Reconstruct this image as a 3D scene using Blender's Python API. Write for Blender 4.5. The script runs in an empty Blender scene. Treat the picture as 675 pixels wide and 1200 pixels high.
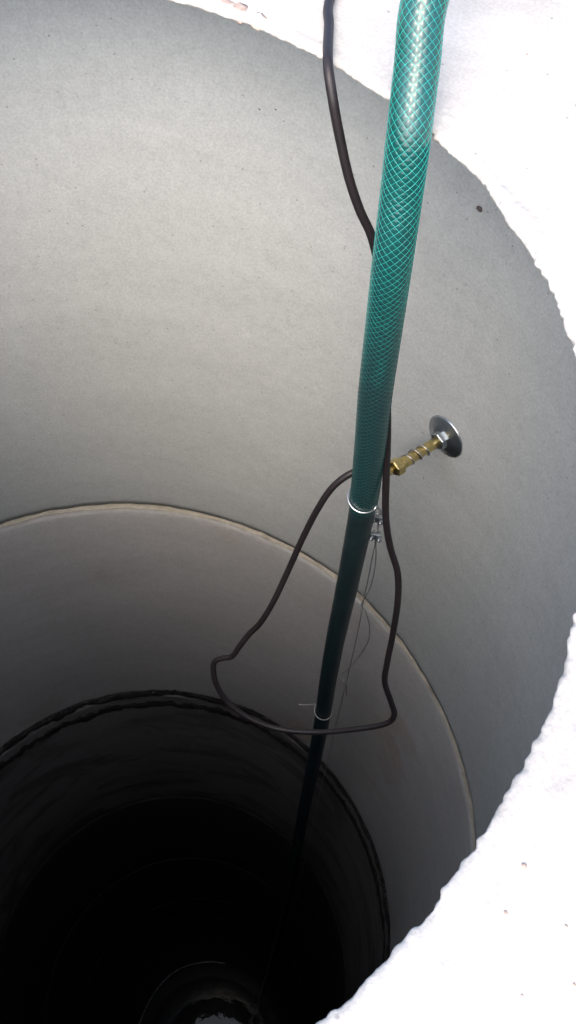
import bpy, math, random
from mathutils import Vector, Matrix, noise

random.seed(7)
sc = bpy.context.scene
col = sc.collection
PI = math.pi

# ------------------------------------------------------------------ camera
cam_data = bpy.data.cameras.new('camera')
cam = bpy.data.objects.new('camera', cam_data)
col.objects.link(cam)
R = Matrix(((0.52433581, -0.73526468, 0.42948552),
            (0.85010437, 0.42302097, -0.31364919),
            (0.04893379, 0.52956502, 0.84685676)))
cam.matrix_world = Matrix.Translation((0.359, 0.0, 0.36)) @ R.to_4x4()
cam_data.sensor_fit = 'VERTICAL'
cam_data.sensor_height = 24.0
cam_data.sensor_width = 13.5
cam_data.lens = 22.0
cam_data.clip_start = 0.02
cam_data.clip_end = 2000.0
sc.camera = cam

# ------------------------------------------------------------------ sky, sun, exposure
SUN_EL, SUN_AZ = math.radians(49), math.radians(-50)     # azimuth counted from +X towards +Y
world = bpy.data.worlds.new('World')
sc.world = world
world.use_nodes = True
wn = world.node_tree
bg = wn.nodes['Background']
sky = wn.nodes.new('ShaderNodeTexSky')
sky.sky_type = 'NISHITA'
sky.sun_disc = False
sky.sun_elevation = SUN_EL
sky.sun_rotation = PI / 2 - SUN_AZ
sky.air_density = 0.8
sky.dust_density = 4.0
sky.ozone_density = 0.6
wn.links.new(sky.outputs[0], bg.inputs['Color'])
bg.inputs['Strength'].default_value = 0.15
sun_data = bpy.data.lights.new('sun', 'SUN')
sun_data.energy = 0.5
sun_data.angle = math.radians(90)
sun_data.color = (1.0, 0.995, 0.985)
sun = bpy.data.objects.new('sun', sun_data)
col.objects.link(sun)
sd = Vector((math.cos(SUN_EL) * math.cos(SUN_AZ), math.cos(SUN_EL) * math.sin(SUN_AZ), math.sin(SUN_EL)))
sun.location = sd * 30
sun.rotation_euler = sd.to_track_quat('Z', 'Y').to_euler()
vs = sc.view_settings
vs.view_transform = 'Standard'
vs.look = 'None'
vs.gamma = 1.0
vs.exposure = 1.74
vs.use_curve_mapping = False

# ------------------------------------------------------------------ material helpers
def new_mat(name):
    m = bpy.data.materials.new(name)
    m.use_nodes = True
    nt = m.node_tree
    return m, nt, nt.nodes['Principled BSDF']

def N(nt, typ, **kw):
    n = nt.nodes.new(typ)
    for k, v in kw.items():
        if k in n.inputs:
            n.inputs[k].default_value = v
        else:
            setattr(n, k, v)
    return n

def coords(nt, scale=(1, 1, 1)):
    tc = N(nt, 'ShaderNodeTexCoord')
    mp = N(nt, 'ShaderNodeMapping')
    mp.inputs['Scale'].default_value = scale
    nt.links.new(tc.outputs['Object'], mp.inputs['Vector'])
    return mp.outputs['Vector']

def ramp(nt, src, stops):
    r = N(nt, 'ShaderNodeValToRGB')
    els = r.color_ramp.elements
    while len(els) < len(stops):
        els.new(0.5)
    for e, (p, c) in zip(els, stops):
        e.position = p
        e.color = c if len(c) == 4 else (*c, 1)
    nt.links.new(src, r.inputs['Fac'])
    return r.outputs['Color']

def noise_tex(nt, vec, scale, detail=4.0, rough=0.6, dist=0.0):
    n = N(nt, 'ShaderNodeTexNoise')
    n.inputs['Scale'].default_value = scale
    n.inputs['Detail'].default_value = detail
    n.inputs['Roughness'].default_value = rough
    n.inputs['Distortion'].default_value = dist
    nt.links.new(vec, n.inputs['Vector'])
    return n.outputs['Fac']

def mix(nt, a, b, fac, mode='MIX'):
    m = N(nt, 'ShaderNodeMix', data_type='RGBA', blend_type=mode)
    for sock, v in ((m.inputs[6], a), (m.inputs[7], b), (m.inputs[0], fac)):
        if isinstance(v, (int, float)):
            sock.default_value = v
        elif isinstance(v, tuple):
            sock.default_value = (*v, 1) if len(v) == 3 else v
        else:
            nt.links.new(v, sock)
    return m.outputs[2]

def bump(nt, bsdf, height, strength, dist):
    b = N(nt, 'ShaderNodeBump')
    b.inputs['Strength'].default_value = strength
    b.inputs['Distance'].default_value = dist
    nt.links.new(height, b.inputs['Height'])
    nt.links.new(b.outputs['Normal'], bsdf.inputs['Normal'])

def concrete(name, lo, hi, rough=0.85, rust=0.0, damp=None, pores=0.5, blot=3.0):
    """cast concrete: cloudy tone, sand grain, pin holes, optional rust stains and damp blotches"""
    m, nt, b = new_mat(name)
    v = coords(nt)
    cloudy = noise_tex(nt, v, blot, 6, 0.62, 0.4)
    c = ramp(nt, cloudy, [(0.3, lo), (0.7, hi)])
    streak = noise_tex(nt, coords(nt, (1.5, 1.5, 14)), 1.6, 5, 0.6, 0.3)
    c = mix(nt, c, ramp(nt, streak, [(0.35, (0.96,) * 3), (0.65, (1.025,) * 3)]), 1.0, 'MULTIPLY')
    sand = noise_tex(nt, v, 380, 3, 0.7)
    c = mix(nt, c, ramp(nt, sand, [(0.32, (0.80,) * 3), (0.66, (1.15,) * 3)]), 0.6, 'MULTIPLY')
    mid = noise_tex(nt, v, 70, 4, 0.7)
    c = mix(nt, c, ramp(nt, mid, [(0.35, (0.88,) * 3), (0.65, (1.08,) * 3)]), 0.45, 'MULTIPLY')
    vo = N(nt, 'ShaderNodeTexVoronoi')
    vo.inputs['Scale'].default_value = 120
    vo.inputs['Randomness'].default_value = 1.0
    nt.links.new(v, vo.inputs['Vector'])
    pick = N(nt, 'ShaderNodeSeparateColor')
    nt.links.new(vo.outputs['Color'], pick.inputs[0])
    sel = ramp(nt, pick.outputs[0], [(0.80, (0, 0, 0)), (0.84, (1, 1, 1))])
    dot = ramp(nt, vo.outputs['Distance'], [(0.06, (1, 1, 1)), (0.16, (0, 0, 0))])
    pore = mix(nt, sel, dot, 1.0, 'MULTIPLY')
    pf = mix(nt, (0, 0, 0), pore, pores)
    c = mix(nt, c, (lo[0] * 0.35, lo[1] * 0.35, lo[2] * 0.35), pf)
    if damp:
        d = noise_tex(nt, coords(nt, (1, 1, 2.2)), 4.5, 6, 0.65, 0.8)
        c = mix(nt, c, damp, ramp(nt, d, [(0.48, (0, 0, 0)), (0.62, (0.8, 0.8, 0.8))]))
    if rust:
        r1 = noise_tex(nt, v, 5.2, 3, 0.5, 0.5)
        r2 = noise_tex(nt, v, 60, 4, 0.7)
        rf = mix(nt, ramp(nt, r1, [(0.62, (0, 0, 0)), (0.74, (1, 1, 1))]), r2, 1.0, 'MULTIPLY')
        rf = mix(nt, (0, 0, 0), rf, rust)
        c = mix(nt, c, (0.30, 0.15, 0.06), rf)
    nt.links.new(c, b.inputs['Base Color'])
    b.inputs['Roughness'].default_value = rough
    b.inputs['Specular IOR Level'].default_value = 0.25
    bump(nt, b, sand, 0.35, 0.0010)
    return m

def simple(name, base, rough, metal=0.0, coat=0.0, var=0.15, vscale=200, bumps=0.0, bscale=300, spec=0.5):
    m, nt, b = new_mat(name)
    v = coords(nt)
    n = noise_tex(nt, v, vscale, 4, 0.6)
    c = ramp(nt, n, [(0.3, tuple(x * (1 - var) for x in base)), (0.7, tuple(x * (1 + var) for x in base))])
    nt.links.new(c, b.inputs['Base Color'])
    b.inputs['Metallic'].default_value = metal
    b.inputs['Roughness'].default_value = rough
    b.inputs['Coat Weight'].default_value = coat
    b.inputs['Coat Roughness'].default_value = 0.08
    b.inputs['Specular IOR Level'].default_value = spec
    if bumps:
        bump(nt, b, noise_tex(nt, v, bscale, 4, 0.6), bumps, 0.001)
    return m

M = {}
M['ring1'] = concrete('pale_cast_concrete', (0.362, 0.384, 0.380), (0.396, 0.419, 0.414), blot=2.2, pores=0.7)
M['ring2'] = concrete('grey_cast_concrete', (0.41, 0.408, 0.402), (0.465, 0.46, 0.452), rust=0.55, pores=0.35)
M['ring3'] = concrete('wet_shade_toned_concrete', (0.19, 0.182, 0.178), (0.25, 0.24, 0.235), rough=0.6, damp=(0.10, 0.092, 0.09))  # damp concrete, with part of the shaft's shade put into its colour
M['ring4'] = concrete('shade_toned_concrete', (0.06, 0.057, 0.055), (0.08, 0.075, 0.073), rough=0.7)  # loss of light down the shaft painted into a near-black base colour
M['slab'] = concrete('weathered_white_concrete', (0.38, 0.368, 0.345), (0.50, 0.485, 0.46), pores=0.7, blot=9.0)
M['mortar'] = concrete('pale_mortar', (0.27, 0.25, 0.20), (0.45, 0.42, 0.35), pores=0.4, blot=25.0)
M['tar'] = concrete('dark_wet_mortar', (0.025, 0.024, 0.023), (0.06, 0.056, 0.052), rough=0.55, pores=0.2, blot=30.0)
m, nt, b = new_mat('teal_hose_rubber')
b.inputs['Roughness'].default_value = 0.14
b.inputs['Coat Weight'].default_value = 0.4
b.inputs['Coat Roughness'].default_value = 0.1
nt.links.new(ramp(nt, noise_tex(nt, coords(nt), 120, 4), [(0.3, (0.004, 0.050, 0.048)), (0.7, (0.007, 0.068, 0.064))]), b.inputs['Base Color'])
uv = N(nt, 'ShaderNodeUVMap')
sep = N(nt, 'ShaderNodeSeparateXYZ')
nt.links.new(uv.outputs[0], sep.inputs[0])
def mth(op, a, c):
    n_ = N(nt, 'ShaderNodeMath', operation=op)
    for k_, v_ in ((0, a), (1, c)):
        if isinstance(v_, (int, float)):
            n_.inputs[k_].default_value = v_
        else:
            nt.links.new(v_, n_.inputs[k_])
    return n_.outputs[0]
th_ = mth('MULTIPLY', sep.outputs[0], 2 * PI)
ph_ = mth('MULTIPLY', sep.outputs[1], 2 * PI / 0.075)
w1 = mth('ABSOLUTE', mth('SINE', mth('MULTIPLY', mth('ADD', th_, ph_), 7.0), 0), 0)
w2 = mth('ABSOLUTE', mth('SINE', mth('MULTIPLY', mth('SUBTRACT', th_, ph_), 7.0), 0), 0)
bump(nt, b, mth('MULTIPLY', w1, w2), 1.0, 0.00028)
M['hose'] = m
def darken_down(nt, b, dark):
    """blend the base colour to a dark tone further down the hose, broken up by noise"""
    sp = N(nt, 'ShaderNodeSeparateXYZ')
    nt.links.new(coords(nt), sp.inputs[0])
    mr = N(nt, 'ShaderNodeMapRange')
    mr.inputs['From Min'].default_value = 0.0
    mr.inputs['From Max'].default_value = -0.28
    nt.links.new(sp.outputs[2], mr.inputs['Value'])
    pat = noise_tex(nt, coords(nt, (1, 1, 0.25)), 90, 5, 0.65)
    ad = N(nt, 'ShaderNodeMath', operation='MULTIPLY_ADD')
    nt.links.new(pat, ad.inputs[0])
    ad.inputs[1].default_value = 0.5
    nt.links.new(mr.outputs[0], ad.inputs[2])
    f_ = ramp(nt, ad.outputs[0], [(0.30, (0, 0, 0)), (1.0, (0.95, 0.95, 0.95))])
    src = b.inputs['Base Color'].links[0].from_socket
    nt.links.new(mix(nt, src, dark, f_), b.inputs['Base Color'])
HOSE_DARK = (0.013, 0.030, 0.034)  # dark end tone of the hose colour, reached lower down
darken_down(M['hose'].node_tree, M['hose'].node_tree.nodes['Principled BSDF'], HOSE_DARK)
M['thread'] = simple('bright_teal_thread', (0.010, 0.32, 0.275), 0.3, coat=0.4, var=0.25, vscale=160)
darken_down(M['thread'].node_tree, M['thread'].node_tree.nodes['Principled BSDF'], (0.012, 0.055, 0.055))
M['pipe'] = simple('dark_hose_lower', (0.012, 0.026, 0.030), 0.4, var=0.3, vscale=60, bumps=0.15, spec=0.35)  # darker, less glossy colour for the hose below the wire loop
M['cable'] = simple('black_brown_cable_rubber', (0.011, 0.0075, 0.009), 0.5, var=0.25, vscale=90, bumps=0.2)
M['steel'] = simple('zinc_steel', (0.42, 0.46, 0.49), 0.33, 1.0, var=0.12, vscale=150, bumps=0.1)
M['wire'] = simple('bright_wire', (0.72, 0.73, 0.76), 0.28, 1.0, var=0.1)
M['dull_wire'] = simple('dull_wire', (0.42, 0.42, 0.42), 0.4, 1.0, var=0.2)
M['gold'] = simple('yellow_zinc', (0.60, 0.48, 0.21), 0.3, 1.0, var=0.2, vscale=180, bumps=0.12)
M['tie'] = simple('clear_plastic', (0.62, 0.62, 0.60), 0.35, var=0.05)
M['chip'] = simple('reddish_stone', (0.33, 0.255, 0.215), 0.8, var=0.3, vscale=250, bumps=0.4)
M['darkchip'] = simple('dark_stone', (0.07, 0.06, 0.055), 0.8, var=0.3, vscale=250, bumps=0.4)
M['soil'] = concrete('dry_sandy_soil', (0.24, 0.20, 0.15), (0.36, 0.31, 0.25), pores=0.6, blot=2.0)
M['mud'] = simple('silt', (0.05, 0.045, 0.035), 0.9, var=0.3, vscale=30)

m, nt, b = new_mat('still_dark_water')
b.inputs['Base Color'].default_value = (0.006, 0.008, 0.008, 1)
b.inputs['Roughness'].default_value = 0.015
b.inputs['IOR'].default_value = 1.33
b.inputs['Specular IOR Level'].default_value = 0.35
bump(nt, b, noise_tex(nt, coords(nt), 11, 3, 0.5), 0.035, 0.01)
M['water'] = m

# ------------------------------------------------------------------ mesh helpers
def tag(o, label=None, cat=None, group=None, kind=None):
    for k, v in (('label', label), ('category', cat), ('group', group), ('kind', kind)):
        if v:
            o[k] = v
    return o

def empty(name, loc, label, cat, group=None):
    o = bpy.data.objects.new(name, None)
    col.objects.link(o)
    o.location = loc
    o.empty_display_size = 0.05
    return tag(o, label, cat, group)

def mesh(name, verts, faces, mat, parent=None, smooth=True, loc=(0, 0, 0)):
    me = bpy.data.meshes.new(name)
    me.from_pydata([tuple(v) for v in verts], [], faces)
    me.validate()
    me.materials.append(M[mat])
    if smooth:
        me.polygons.foreach_set('use_smooth', [True] * len(me.polygons))
    o = bpy.data.objects.new(name, me)
    col.objects.link(o)
    if parent:
        o.parent = parent
        o.matrix_parent_inverse = Matrix.Translation(-parent.location)
    o.location = loc
    return o

def revolve(name, n, prof, mat, parent=None, fn=None, closed=True, smooth=True):
    """sweep profile [(r, z)] round the Z axis; fn(angle, i, r, z) -> (r, z)"""
    V, F = [], []
    k = len(prof)
    for a in range(n):
        t = 2 * PI * a / n
        ca, sa = math.cos(t), math.sin(t)
        for i, (r, z) in enumerate(prof):
            if fn:
                r, z = fn(t, i, r, z)
            V.append((r * ca, r * sa, z))
    for a in range(n):
        a2 = (a + 1) % n
        for i in range(k if closed else k - 1):
            j = (i + 1) % k
            F.append((a * k + i, a * k + j, a2 * k + j, a2 * k + i))
    o = mesh(name, V, F, mat, parent, smooth)
    return o

def nz(x, y, z):
    return noise.noise(Vector((x, y, z)))

def catmull(P, sub):
    P = [Vector(p) for p in P]
    out = []
    for i in range(len(P) - 1):
        p0 = P[i - 1] if i else P[0] * 2 - P[1]
        p1, p2 = P[i], P[i + 1]
        p3 = P[i + 2] if i + 2 < len(P) else P[-1] * 2 - P[-2]
        for s in range(sub):
            t = s / sub
            out.append(0.5 * ((2 * p1) + (p2 - p0) * t + (2 * p0 - 5 * p1 + 4 * p2 - p3) * t * t + (3 * p1 - p0 - 3 * p2 + p3) * t ** 3))
    out.append(P[-1])
    return out

def resample(P, step):
    d = [0.0]
    for i in range(1, len(P)):
        d.append(d[-1] + (P[i] - P[i - 1]).length)
    n = max(2, int(d[-1] / step) + 1)
    out, j = [], 0
    for k in range(n):
        s = d[-1] * k / (n - 1)
        while j < len(d) - 2 and d[j + 1] < s:
            j += 1
        t = (s - d[j]) / max(1e-9, d[j + 1] - d[j])
        out.append(P[j].lerp(P[j + 1], min(1, t)))
    return out

def frames(P):
    T = []
    for i in range(len(P)):
        T.append((P[min(i + 1, len(P) - 1)] - P[max(i - 1, 0)]).normalized())
    u = T[0].orthogonal().normalized()
    fr = []
    for i in range(len(P)):
        if i:
            q = T[i - 1].rotation_difference(T[i])
            u = (q @ u)
            u = (u - T[i] * u.dot(T[i])).normalized()
        fr.append((u.copy(), T[i].cross(u)))
    return fr

def tube_data(P, r, seg=10, fr=None):
    fr = fr or frames(P)
    V, F = [], []
    for i, p in enumerate(P):
        rr = r(i) if callable(r) else r
        for s in range(seg):
            a = 2 * PI * s / seg
            V.append(p + (fr[i][0] * math.cos(a) + fr[i][1] * math.sin(a)) * rr)
    for i in range(len(P) - 1):
        for s in range(seg):
            s2 = (s + 1) % seg
            F.append((i * seg + s, i * seg + s2, (i + 1) * seg + s2, (i + 1) * seg + s))
    F.append(tuple(range(seg - 1, -1, -1)))
    F.append(tuple((len(P) - 1) * seg + s for s in range(seg)))
    return V, F

def tube(name, pts, r, mat, parent=None, seg=10, step=0.004, sub=12):
    P = resample(catmull(pts, sub), step)
    V, F = tube_data(P, r, seg)
    return mesh(name, V, F, mat, parent)

def local(parts):
    """join several (verts, faces) lists"""
    V, F = [], []
    for v, f in parts:
        o = len(V)
        V += list(v)
        F += [tuple(i + o for i in q) for q in f]
    return V, F

def lathe_along(origin, axis, prof, seg=24):
    """solid of revolution round an arbitrary axis; prof [(distance along axis, radius)]"""
    ax = Vector(axis).normalized()
    u = ax.orthogonal().normalized()
    w = ax.cross(u)
    V, F = [], []
    for d, r in prof:
        for s in range(seg):
            a = 2 * PI * s / seg
            V.append(Vector(origin) + ax * d + (u * math.cos(a) + w * math.sin(a)) * max(r, 1e-5))
    for i in range(len(prof) - 1):
        for s in range(seg):
            s2 = (s + 1) % seg
            F.append((i * seg + s, i * seg + s2, (i + 1) * seg + s2, (i + 1) * seg + s))
    F.append(tuple(range(seg - 1, -1, -1)))
    F.append(tuple((len(prof) - 1) * seg + s for s in range(seg)))
    return V, F

def pebble(name, loc, size, mat, parent, flat=0.4, seed=0, normal=(0, 0, 1)):
    V, F = [], []
    q = Vector((0, 0, 1)).rotation_difference(Vector(normal))
    nu, nv = 10, 6
    for j in range(nv + 1):
        ph = PI * j / nv
        for i in range(nu):
            th = 2 * PI * i / nu
            p = Vector((math.sin(ph) * math.cos(th), math.sin(ph) * math.sin(th), math.cos(ph)))
            k = 1 + 0.5 * nz(p.x * 1.3 + seed * 7.1, p.y * 1.3, p.z * 1.3 + seed)
            p = Vector((p.x * k * size, p.y * k * size * 0.8, p.z * k * size * flat))
            V.append(Vector(loc) + q @ p)
    for j in range(nv):
        for i in range(nu):
            i2 = (i + 1) % nu
            F.append((j * nu + i, (j + 1) * nu + i, (j + 1) * nu + i2, j * nu + i2))
    return mesh(name, V, F, mat, parent)

# ------------------------------------------------------------------ ground round the well head
V, F = [], []
radii = [0.592, 0.7, 0.85, 1.1, 1.5, 2.2, 3.5, 6, 12, 30, 80, 250, 900]
n = 96
for r in radii:
    for a in range(n):
        t = 2 * PI * a / n
        x, y = r * math.cos(t), r * math.sin(t)
        V.append((x, y, -0.055 + (0.02 * nz(x * 2, y * 2, 0) if r < 30 else 0)))
for k in range(len(radii) - 1):
    for a in range(n):
        F.append((k * n + a, (k + 1) * n + a, (k + 1) * n + (a + 1) % n, k * n + (a + 1) % n))
tag(mesh('ground', V, F, 'soil'), kind='structure')

# ------------------------------------------------------------------ concrete rings of the shaft
R_IN, R_OUT = 0.5, 0.585
def ring(label, z0, z1, mat, seed, rows=60, r_in=R_IN, edge=0.0022):
    h = z0 - z1
    prof = [(R_OUT, z1), (R_OUT, z0), (r_in + 0.012, z0)]
    inner = []
    for i in range(rows + 1):
        f = i / rows
        inner.append((r_in, z0 - 0.003 - f * (h - 0.006)))
    prof += inner + [(r_in + 0.012, z1)]
    def fn(t, i, r, z):
        if 2 < i < 4 + rows:
            x, y = math.cos(t), math.sin(t)
            r += 0.0022 * nz(x * 2.3 + seed, y * 2.3, z * 3) + 0.0007 * nz(x * 14, y * 14, z * 16 + seed)
            e = min(i - 3, rows + 3 - i)
            if e < 1:
                r += edge * (1 + nz(x * 22, y * 22, seed))
        return r, z
    root = empty('well_ring', (0, 0, z1), label, 'well ring', 'concrete rings stacked as the well shaft')
    revolve('ring_wall', 480, prof, mat, root, fn)
    return root

Z1, Z2, Z3, Z4, Z5, ZB = -0.925, -1.742, -2.62, -3.5, -4.38, -5.3
ring1 = ring('pale grey topmost concrete ring holding the wall anchor', -0.046, Z1 + 0.0025, 'ring1', 3)
ring2 = ring('grey concrete ring between the pale mortar line and the dark joint', Z1 - 0.003, Z2 + 0.010, 'ring2', 11)
ring3 = ring('damp concrete ring toned dark for shade just below the ragged dark joint', Z2 - 0.010, Z3 + 0.003, 'ring3', 23, edge=0.001)
ring4 = ring('wet concrete ring toned dark for shade below the faint lowest visible joint', Z3 - 0.003, Z4 + 0.0015, 'ring4', 31, rows=30, edge=0.0002)
ring5 = ring('damp concrete ring toned black for shade in the dark shaft, just above the water ring', Z4 - 0.0015, Z5 + 0.0015, 'ring4', 37, rows=20, edge=0.0002)
ring6 = ring('wet bottom concrete ring, toned black for shade, standing in the water', Z5 - 0.0015, ZB, 'ring4', 43, rows=20, edge=0.0002)

def bead(name, zc, h, proud, mat, parent, seed, rag=0.5, depth=0.02, n=900, broken=None):
    """ragged band of mortar squeezed out of a joint"""
    k = 9
    prof = []
    for i in range(k):
        f = i / (k - 1)
        prof.append((f, f))
    def fn(t, i, r, z):
        f = i / (k - 1)
        x, y = math.cos(t), math.sin(t)
        up = h * (1 + rag * (nz(x * 9 + seed, y * 9, 0) + 0.8 * nz(x * 34, y * 34, seed) + 0.4 * nz(x * 110, y * 110, seed)))
        dn = h * (1 + rag * (nz(x * 8, y * 8 + seed, 4) + 0.7 * nz(x * 30, y * 30, seed + 9) + 0.4 * nz(x * 120, y * 120, seed)))
        pr = proud * (1 + 0.8 * nz(x * 16, y * 16, seed + f * 2) + 0.35 * nz(x * 70, y * 70, f * 4))
        if broken:
            g = broken(t)
            up *= g; dn *= g; pr *= g
        z = zc + up - f * (up + dn)
        s = math.sin(PI * f) ** 0.5 if 0 < f < 1 else 0
        return (R_IN + 0.004 - s * (pr + 0.004) + (0.0 if s else depth)), z
    return revolve(name, n, prof, mat, parent, fn, closed=True)

def gap(t):
    # a short stretch of mortar has crumbled away behind the hose
    d = abs((t - math.radians(104) + PI) % (2 * PI) - PI)
    side = 0.65 + 0.5 * min(1, max(0, (math.degrees(t) % 360 - 70) / 50))
    return side * (0.35 + 0.65 * min(1, max(0, (d - 0.012) / 0.03)))
bead('mortar_joint', Z1 - 0.001, 0.0019, 0.0015, 'mortar', ring1, 5, 1.2, n=1600, broken=gap)
bead('mortar_joint', Z2 + 0.001, 0.0185, 0.0030, 'tar', ring2, 17, 0.95, n=1400)
bead('seal_band', Z2 - 0.070, 0.024, 0.0022, 'tar', ring3, 29, 0.8, n=1400)
bead('mortar_joint', Z3, 0.004, 0.0003, 'tar', ring3, 41, 0.5)

# small stone and pin holes showing in the pale wall
for k, (p, s) in enumerate((((-0.083, 0.4925, -0.166), 0.0033), ((-0.295, 0.4035, -0.174), 0.0009), ((-0.282, 0.4125, -0.169), 0.0009))):
    nrm = Vector((-p[0], -p[1], 0)).normalized()
    pebble('stone_chip', p, s, 'darkchip', ring1, 0.35, k, nrm)

# ------------------------------------------------------------------ water and silt
V = [(0, 0, 0)] + [(0.508 * math.cos(2 * PI * a / 96), 0.508 * math.sin(2 * PI * a / 96), 0) for a in range(96)]
F = [(0, 1 + a, 1 + (a + 1) % 96) for a in range(96)]
w = mesh('water', V, F, 'water', None, False, (0, 0, -4.80))
tag(w, kind='structure')
w = mesh('well_bottom', V, F, 'mud', None, False, (0, 0, -5.25))
tag(w, kind='structure')

# ------------------------------------------------------------------ cover slab with its round opening
R_HOLE = 0.3560
prof = [(0.590, -0.045), (0.592, -0.010), (0.584, -0.001)]
NT = 22
for i in range(NT):
    f = i / (NT - 1)
    prof.append((0.578 - f * (0.578 - (R_HOLE + 0.040)), 0.0))
NL = 20
for i in range(NL):
    f = (i + 1) / NL
    prof.append((R_HOLE + 0.040 - f * 0.031, 0.0))
lip = [(0.0072, 0.0), (0.0056, -0.0001), (0.0042, -0.0002), (0.0030, -0.0004), (0.0020, -0.0007), (0.0012, -0.0011), (0.0006, -0.0016), (0.0002, -0.0022), (0.0, -0.0030), (0.0002, -0.0038),
       (0.0012, -0.0048), (0.006, -0.0074), (0.022, -0.014), (0.045, -0.024), (0.090, -0.0445)]
prof += [(R_HOLE + a, z) for a, z in lip]
def slab_fn(t, i, r, z):
    x, y = math.cos(t), math.sin(t)
    if i >= 3:
        d = max(0, r - R_HOLE)
        k = math.exp(-d / 0.007)
        px_, py_ = R_HOLE * x, R_HOLE * y
        big = 0.0022 * nz(px_ * 20, py_ * 20, 1.5) + 0.0012 * nz(px_ * 80, py_ * 80, 3.1) + 0.0012 * (0.3 - abs(nz(px_ * 130, py_ * 130, 8.3))) + 0.0008 * nz(px_ * 300, py_ * 300, 6.1)
        scoop = max(0, 0.30 - abs(nz(px_ * 45, py_ * 45, 20.3) - 0.35)) * 0.004
        X, Y = r * x, r * y
        fine = 0.0012 * (0.35 - abs(nz(X * 120, Y * 120, z * 120))) + 0.0008 * nz(X * 230, Y * 230, z * 230) + 0.0004 * nz(X * 480, Y * 480, z * 480)
        r += (big + scoop + fine) * k
        if i < 3 + NT + NL + 6:
            rough = 0.2 + 0.7 * math.exp(-abs(d - 0.013) / 0.006)
            z += rough * (0.0009 * nz(X * 70, Y * 70, 0) + 0.0006 * nz(X * 190, Y * 190, 5) + 0.0003 * nz(X * 420, Y * 420, 9)) - scoop * 0.5 * k
            z -= 0.0016 * math.exp(-((d - 0.013) / 0.004) ** 2) * max(0, 0.4 + nz(px_ * 18, py_ * 18, 50))
    return r, z
slab = empty('cover_slab', (0, 0, -0.045), 'white weathered concrete cover slab with round chipped opening', 'cover slab')
revolve('slab_body', 1800, prof, 'slab', slab, slab_fn)
chips = [(0.352, 0.128, 0.0020), (0.361, 0.112, 0.0014), (0.373, 0.143, 0.0030), (0.405, 0.02, 0.0022), (0.392, 0.055, 0.0015), (0.398, 0.083, 0.0012),
         (0.41, 0.072, 0.0016), (0.385, 0.10, 0.0010), (0.376, 0.128, 0.0011), (0.392, 0.118, 0.0010), (-0.05, 0.46, 0.0016), (0.03, 0.44, 0.0013), (-0.03, 0.50, 0.0018)]
for k, (x, y, s) in enumerate(chips):
    pebble('stone_chip', (x, y, 0.0002), s * 0.55, 'chip' if k % 3 else 'chip', slab, 0.5, k)
for k, (x, y, s) in enumerate(((-0.191, 0.3115, 0.0055), (-0.181, 0.3155, 0.006), (-0.168, 0.3215, 0.005), (-0.203, 0.3045, 0.004))):
    pebble('stone_chip', (x, y, -0.0022), s * 1.5, 'chip', slab, 0.18, 40 + k, (0.15, -0.25, 0.95))

# ------------------------------------------------------------------ braided garden hose
HOSE = [(-0.40, 1.75, -0.030), (-0.33, 1.35, -0.028), (-0.26, 1.0, 0.000), (-0.20, 0.75, 0.075), (-0.145, 0.565, 0.120), (-0.100, 0.455, 0.118), (-0.070, 0.392, 0.092),
        (-0.0494, 0.362, 0.0617), (-0.0334, 0.3505, 0.0346), (-0.0172, 0.339, 0.0056), (-0.008, 0.3339, -0.0331), (0.0004, 0.329, -0.076), (0.0021, 0.3315, -0.1424),
        (0.0044, 0.334, -0.2194), (0.0035, 0.342, -0.3076), (0.0019, 0.35, -0.4154), (-0.0142, 0.368, -0.6234), (-0.026, 0.38, -0.8055), (-0.0292, 0.3868, -0.975),
        (-0.0292, 0.395, -1.2222), (-0.0321, 0.405, -1.7651), (-0.0263, 0.4096, -2.2336), (-0.02, 0.413, -2.95), (-0.02, 0.413, -5.1)]
HR = 0.0136
STARTS, PITCH, TW, TH = 14, 0.075, 0.00027, 0.00020
hose = empty('garden_hose', HOSE[-1], 'teal green braided garden hose hanging down the shaft into the water', 'hose')
HP = resample(catmull(HOSE, 40), 0.002)
HF = frames(HP)
JOIN = max(i for i, p in enumerate(HP) if p.z > -0.402)
SEG = 40
V, F = tube_data(HP[:JOIN], HR, SEG, HF[:JOIN])
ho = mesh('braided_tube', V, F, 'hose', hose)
uvl = ho.data.uv_layers.new(name='UVMap')
for p in ho.data.polygons:
    if len(p.vertices) != 4:
        continue
    ss = [vi % SEG for vi in p.vertices]
    wrap = max(ss) - min(ss) > 2
    for li, vi, s_ in zip(p.loop_indices, p.vertices, ss):
        uvl.data[li].uv = ((s_ + (SEG if wrap and s_ == 0 else 0)) / SEG, (vi // SEG) * 0.002)
# length below the wire loop, darker in colour and slightly narrower
lower = HP[JOIN - 6:]
V, F = tube_data(lower, lambda i: 0.0129 + 0.0004 * nz(lower[i].z * 9, 0, 3), 32, HF[JOIN - 6:])
tag(mesh('lower_hose', V, F, 'pipe', hose), 'dark smooth lower part of the hose')
# helical reinforcement threads, both ways round
V, F = [], []
ds = 0.002
upto = JOIN
first = min(i for i, p in enumerate(HP) if p.y < 1.0)
for sgn in (1, -1):
    for k in range(STARTS):
        base = len(V)
        for i in range(first, upto):
            a = sgn * 2 * PI * (i * ds) / PITCH + 2 * PI * k / STARTS + 0.035 * nz(i * 0.02, k * 3.7, sgn)
            for da, rr in ((-TW / HR, HR - 0.0001), (0, HR + TH + (0.00005 if sgn > 0 else 0)), (TW / HR, HR - 0.0001)):
                u, v_ = HF[i]
                V.append(HP[i] + (u * math.cos(a + da) + v_ * math.sin(a + da)) * rr)
        m_ = upto - first
        for i in range(m_ - 1):
            for j in range(2):
                q = base + i * 3 + j
                F.append((q, q + 1, q + 4, q + 3))
tag(mesh('braid_thread', V, F, 'thread', hose), kind='stuff')

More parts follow.
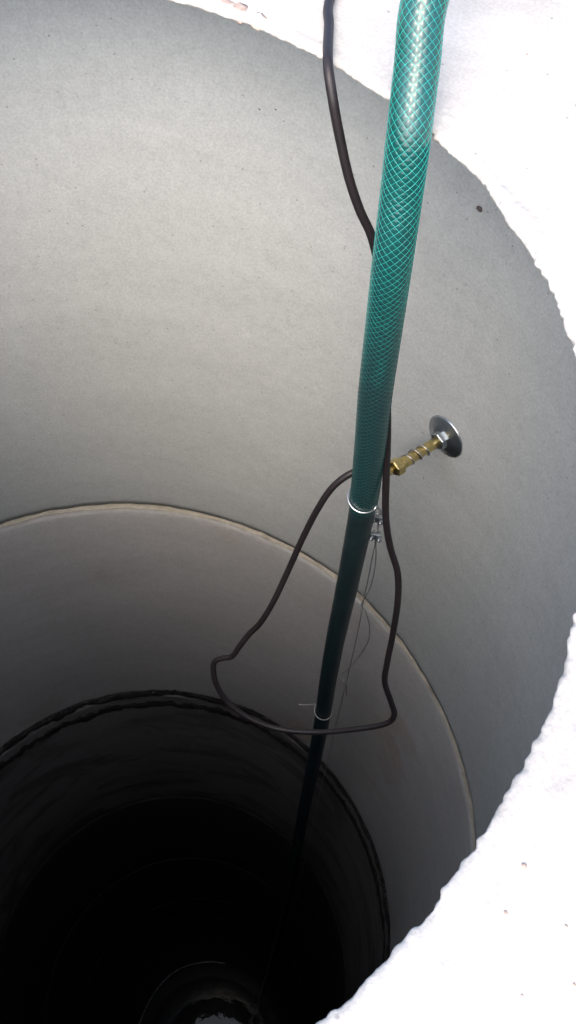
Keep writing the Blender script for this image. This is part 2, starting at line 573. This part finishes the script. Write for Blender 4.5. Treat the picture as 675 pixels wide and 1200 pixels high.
# ------------------------------------------------------------------ black pump cable
CABLE = [(-0.70, 1.75, -0.035), (-0.58, 1.30, -0.036), (-0.46, 0.95, -0.030), (-0.36, 0.70, -0.020), (-0.29, 0.55, 0.004), (-0.235, 0.455, 0.0055), (-0.162, 0.3769, 0.0048), (-0.1313, 0.3548, 0.0050), (-0.0978, 0.3323, 0.0045), (-0.0841, 0.3278, -0.0082),
         (-0.0765, 0.3298, -0.0291), (-0.0666, 0.3354, -0.0615), (-0.0579, 0.3423, -0.087), (-0.0483, 0.3513, -0.1122), (-0.0374, 0.3593, -0.1561), (-0.0198, 0.3606, -0.2177),
         (0.0042, 0.3559, -0.2788), (0.0178, 0.3552, -0.3391), (0.0302, 0.3542, -0.3871), (0.0426, 0.3574, -0.4276), (0.0581, 0.3622, -0.4633), (0.0729, 0.3577, -0.496),
         (0.0862, 0.3508, -0.5467), (0.0998, 0.3404, -0.5869), (0.1076, 0.3374, -0.6156), (0.1219, 0.3407, -0.6453), (0.1321, 0.3422, -0.6676), (0.1321, 0.3328, -0.6829),
         (0.1166, 0.3077, -0.702), (0.0906, 0.2718, -0.7258), (0.0622, 0.2371, -0.736), (0.0343, 0.2117, -0.7313), (0.007, 0.1955, -0.7175), (-0.013, 0.1907, -0.6974),
         (-0.025, 0.1932, -0.6785), (-0.0296, 0.1983, -0.6684), (-0.0255, 0.2075, -0.6611), (-0.02, 0.2159, -0.6549), (-0.0206, 0.2264, -0.6389), (-0.0215, 0.2391, -0.622),
         (-0.0188, 0.2517, -0.601), (-0.019, 0.2671, -0.5656), (-0.0248, 0.2879, -0.5196), (-0.0272, 0.3031, -0.4714), (-0.0249, 0.3159, -0.4206), (-0.0235, 0.3300, -0.3889),
         (-0.0185, 0.348, -0.371), (-0.012, 0.364, -0.372), (-0.009, 0.371, -0.42), (-0.024, 0.387, -0.62), (-0.041, 0.3935, -0.80), (-0.044, 0.3985, -0.975), (-0.042, 0.409, -1.22),
         (-0.044, 0.42, -1.765), (-0.039, 0.424, -2.23), (-0.032, 0.429, -2.95), (-0.032, 0.429, -5.1)]
cab = tube('pump_cable', CABLE, 0.0034, 'cable', None, seg=12, step=0.003)
tag(cab, 'black rubber pump cable with a long slack loop beside the hose', 'cable')

# ------------------------------------------------------------------ wall anchor: washer, bolt, hex nut, hook
A = Vector((-0.0469, 0.4978, -0.4464))
ax = Vector((0.0938, -0.9956, 0.0)).normalized()
anchor = empty('wall_anchor', A, 'brass yellow anchor bolt with round steel washer fixed in the pale wall', 'anchor bolt')
v, f = lathe_along(A, ax, [(-0.002, 0.0256), (0.0012, 0.0258), (0.0024, 0.0248), (0.0030, 0.0225), (0.0034, 0.0216), (0.0062, 0.0150), (0.0074, 0.0105), (0.0074, 0.004)], 48)
mesh('washer', v, f, 'steel', anchor)
v, f = lathe_along(A, ax, [(-0.03, 0.0036), (0.006, 0.0040), (0.0062, 0.0058), (0.034, 0.0058), (0.035, 0.0052), (0.036, 0.0052), (0.037, 0.0058), (0.052, 0.0060), (0.054, 0.0064), (0.075, 0.0064)], 24)
mesh('bolt_sleeve', v, f, 'gold', anchor)
v, f = lathe_along(A, ax, [(0.0645, 0.0085), (0.0655, 0.0096), (0.0740, 0.0096), (0.0750, 0.0085)], 6)
mesh('hex_nut', v, f, 'gold', anchor, smooth=False)
v, f = lathe_along(A, ax, [(0.073, 0.0040), (0.0845, 0.0040), (0.086, 0.0030)], 18)
mesh('bolt_shank', v, f, 'gold', anchor)
v, f = lathe_along(A, ax, [(0.0068, 0.0098), (0.0075, 0.0104), (0.0130, 0.0104), (0.0138, 0.0096)], 6)
mesh('hex_nut', v, f, 'steel', anchor, smooth=False)
# wire wound round the sleeve and hooked under the nut
u_ = ax.orthogonal().normalized(); w_ = ax.cross(u_)
coil = []
for i in range(76):
    t = i / 75
    a = t * 2 * PI * 3.2
    r = 0.0069 + 0.0006 * math.sin(a * 0.7)
    coil.append(A + ax * (0.027 + 0.034 * t) + (u_ * math.cos(a) + w_ * math.sin(a)) * r)
coil_end = coil[-1]

# ------------------------------------------------------------------ steel safety wire: coil on the anchor, loop round the hose, tails
rope = empty('steel_wire', (0.013, 0.367, -0.47), 'thin steel wire wound on the anchor bolt and looped round the hose', 'wire')
V, F = tube_data(coil, 0.0009, 8)
mesh('anchor_winding', V, F, 'dull_wire', rope)
lead = [coil_end, A + ax * 0.064 + Vector((0, 0, -0.0108)), A + ax * 0.080 + Vector((0, 0, -0.0100)), Vector((-0.014, 0.395, -0.448)), Vector((0.0085, 0.3665, -0.4215))]
tube('lead_wire', lead, 0.0009, 'dull_wire', rope, 8)
hc = Vector((0.0025, 0.3478, -0.386))
lp = [Vector((0.0095, 0.3670, -0.4200)), Vector((0.0175, 0.3610, -0.4040))]
for i in range(15):
    a = math.radians(25 - i * 230 / 14)
    lp.append(hc + Vector((math.cos(a) * 0.0152, math.sin(a) * 0.0152, -0.004 * math.cos(a + 0.6))))
lp += [Vector((-0.006, 0.3640, -0.400)), Vector((0.0060, 0.3675, -0.4185))]
tube('hose_loop', lp, 0.0009, 'wire', rope, 8, 0.0015)
ROPE = [(0.0095, 0.3672, -0.424), (0.0136, 0.3665, -0.4686), (0.0167, 0.3649, -0.5003), (0.0176, 0.3658, -0.5476), (0.0158, 0.3694, -0.6044), (0.0143, 0.3730, -0.64), (0.006, 0.386, -0.80), (0.002, 0.397, -1.2), (0.0, 0.412, -1.9), (0.002, 0.43, -2.95), (0.002, 0.43, -5.0)]
tube('wire_tail', ROPE, 0.0005, 'dull_wire', rope, 6, 0.006)
ROPEB = [(0.0100, 0.3690, -0.424), (0.0123, 0.3691, -0.4729), (0.0185, 0.3698, -0.5112), (0.0181, 0.3721, -0.5692), (0.0113, 0.3729, -0.6245), (0.0162, 0.3763, -0.6375), (0.0242, 0.3825, -0.6747), (0.0275, 0.3831, -0.7116), (0.0272, 0.3744, -0.75), (0.0213, 0.3644, -0.798), (0.0142, 0.362, -0.8189)]
tube('wire_tail', ROPEB, 0.0005, 'dull_wire', rope, 6, 0.005)

# wire rope clips gripping both strands
clip_root = []
for (c, lab) in ((Vector((0.0085, 0.3668, -0.4290)), 'small bright wire rope clip right under the hose loop'), (Vector((0.0126, 0.3667, -0.4570)), 'small dull wire rope clip on the wire below the bright clip')):
    e = empty('rope_clip', c, lab, 'rope clip')
    d = Vector((0.15, 0, -0.99)).normalized()
    sx = Vector((0.75, 0.65, 0.1)); sx = (sx - d * sx.dot(d)).normalized()
    sy = d.cross(sx)
    if sy.y > 0:
        sy = -sy
    def box(o, hx, hy, hz):
        vs_ = [o + sx * (a * hx) + sy * (b_ * hy) + d * (c_ * hz) for a in (-1, 1) for b_ in (-1, 1) for c_ in (-1, 1)]
        return vs_, [(0, 1, 3, 2), (4, 6, 7, 5), (0, 4, 5, 1), (2, 3, 7, 6), (0, 2, 6, 4), (1, 5, 7, 3)]
    v, f = box(c + sy * 0.0026, 0.0058, 0.0018, 0.0040)
    o = mesh('saddle', v, f, 'steel', e, smooth=False)
    bv = o.modifiers.new('bevel', 'BEVEL'); bv.width = 0.0008; bv.segments = 2
    ub = [c + sx * s_ * 0.0040 + sy * y_ for s_, y_ in ((-1, 0.0085), (-1, 0.003), (-1, -0.001))]
    ub += [c + sx * 0.0040 * math.cos(PI - PI * k / 8) + sy * (-0.001 - 0.0034 * math.sin(PI * k / 8)) for k in range(1, 8)]
    ub += [c + sx * s_ * 0.0040 + sy * y_ for s_, y_ in ((1, -0.001), (1, 0.003), (1, 0.0085))]
    tube('u_bolt', ub, 0.0013, 'steel', e, 8, 0.001, 4)
    for s_ in (-1, 1):
        v, f = lathe_along(c + sx * s_ * 0.0040 + sy * 0.0044, sy, [(0, 0.0026), (0.0003, 0.0029), (0.0025, 0.0029), (0.0028, 0.0026)], 6)
        mesh('nut', v, f, 'steel', e, smooth=False)

# stray bit of wire and a pale tie round the hose
o = tube('wire_scrap', [(-0.0150, 0.3990, -0.9330), (-0.0116, 0.3970, -0.9373), (-0.0034, 0.398, -0.9395), (0.0007, 0.3984, -0.9521), (0.0037, 0.398, -0.9656)], 0.0007, 'dull_wire', None, 6, 0.003)
tag(o, 'short bent scrap of dark wire sticking out behind the hose', 'wire')
hcz = Vector((-0.0293, 0.3908, -1.094))
tp = [Vector((-0.0500, 0.3550, -1.0720)), Vector((-0.0465, 0.3640, -1.0790)), Vector((-0.0440, 0.3740, -1.0850))]
for i in range(16):
    a = math.radians(205 + i * 300 / 15)
    tp.append(hcz + Vector((math.cos(a) * 0.0146, math.sin(a) * 0.0146, -0.010 * math.sin(math.radians(i * 11)) - 0.001 * i * 0.2)))
o = tube('hose_tie', tp, 0.0006, 'tie', None, 6, 0.002)
tag(o, 'thin pale tie wrapped round the hose with its tail sticking out', 'tie')

# thin pale tube laid as an arc on the water
LINE = [(0.03, -0.31, -4.800), (-0.0707, -0.2849, -4.799), (-0.1442, -0.2342, -4.7985), (-0.222, -0.1161, -4.7985), (-0.2553, -0.0048, -4.7985), (-0.2442, 0.0939, -4.7985), (-0.2071, 0.1843, -4.7985), (-0.1586, 0.2492, -4.7995)]
o = tube('pale_arc', LINE, 0.0022, 'tie', None, 8, 0.01)
tag(o, 'thin pale arc curving on the dark water at the bottom', 'cord')
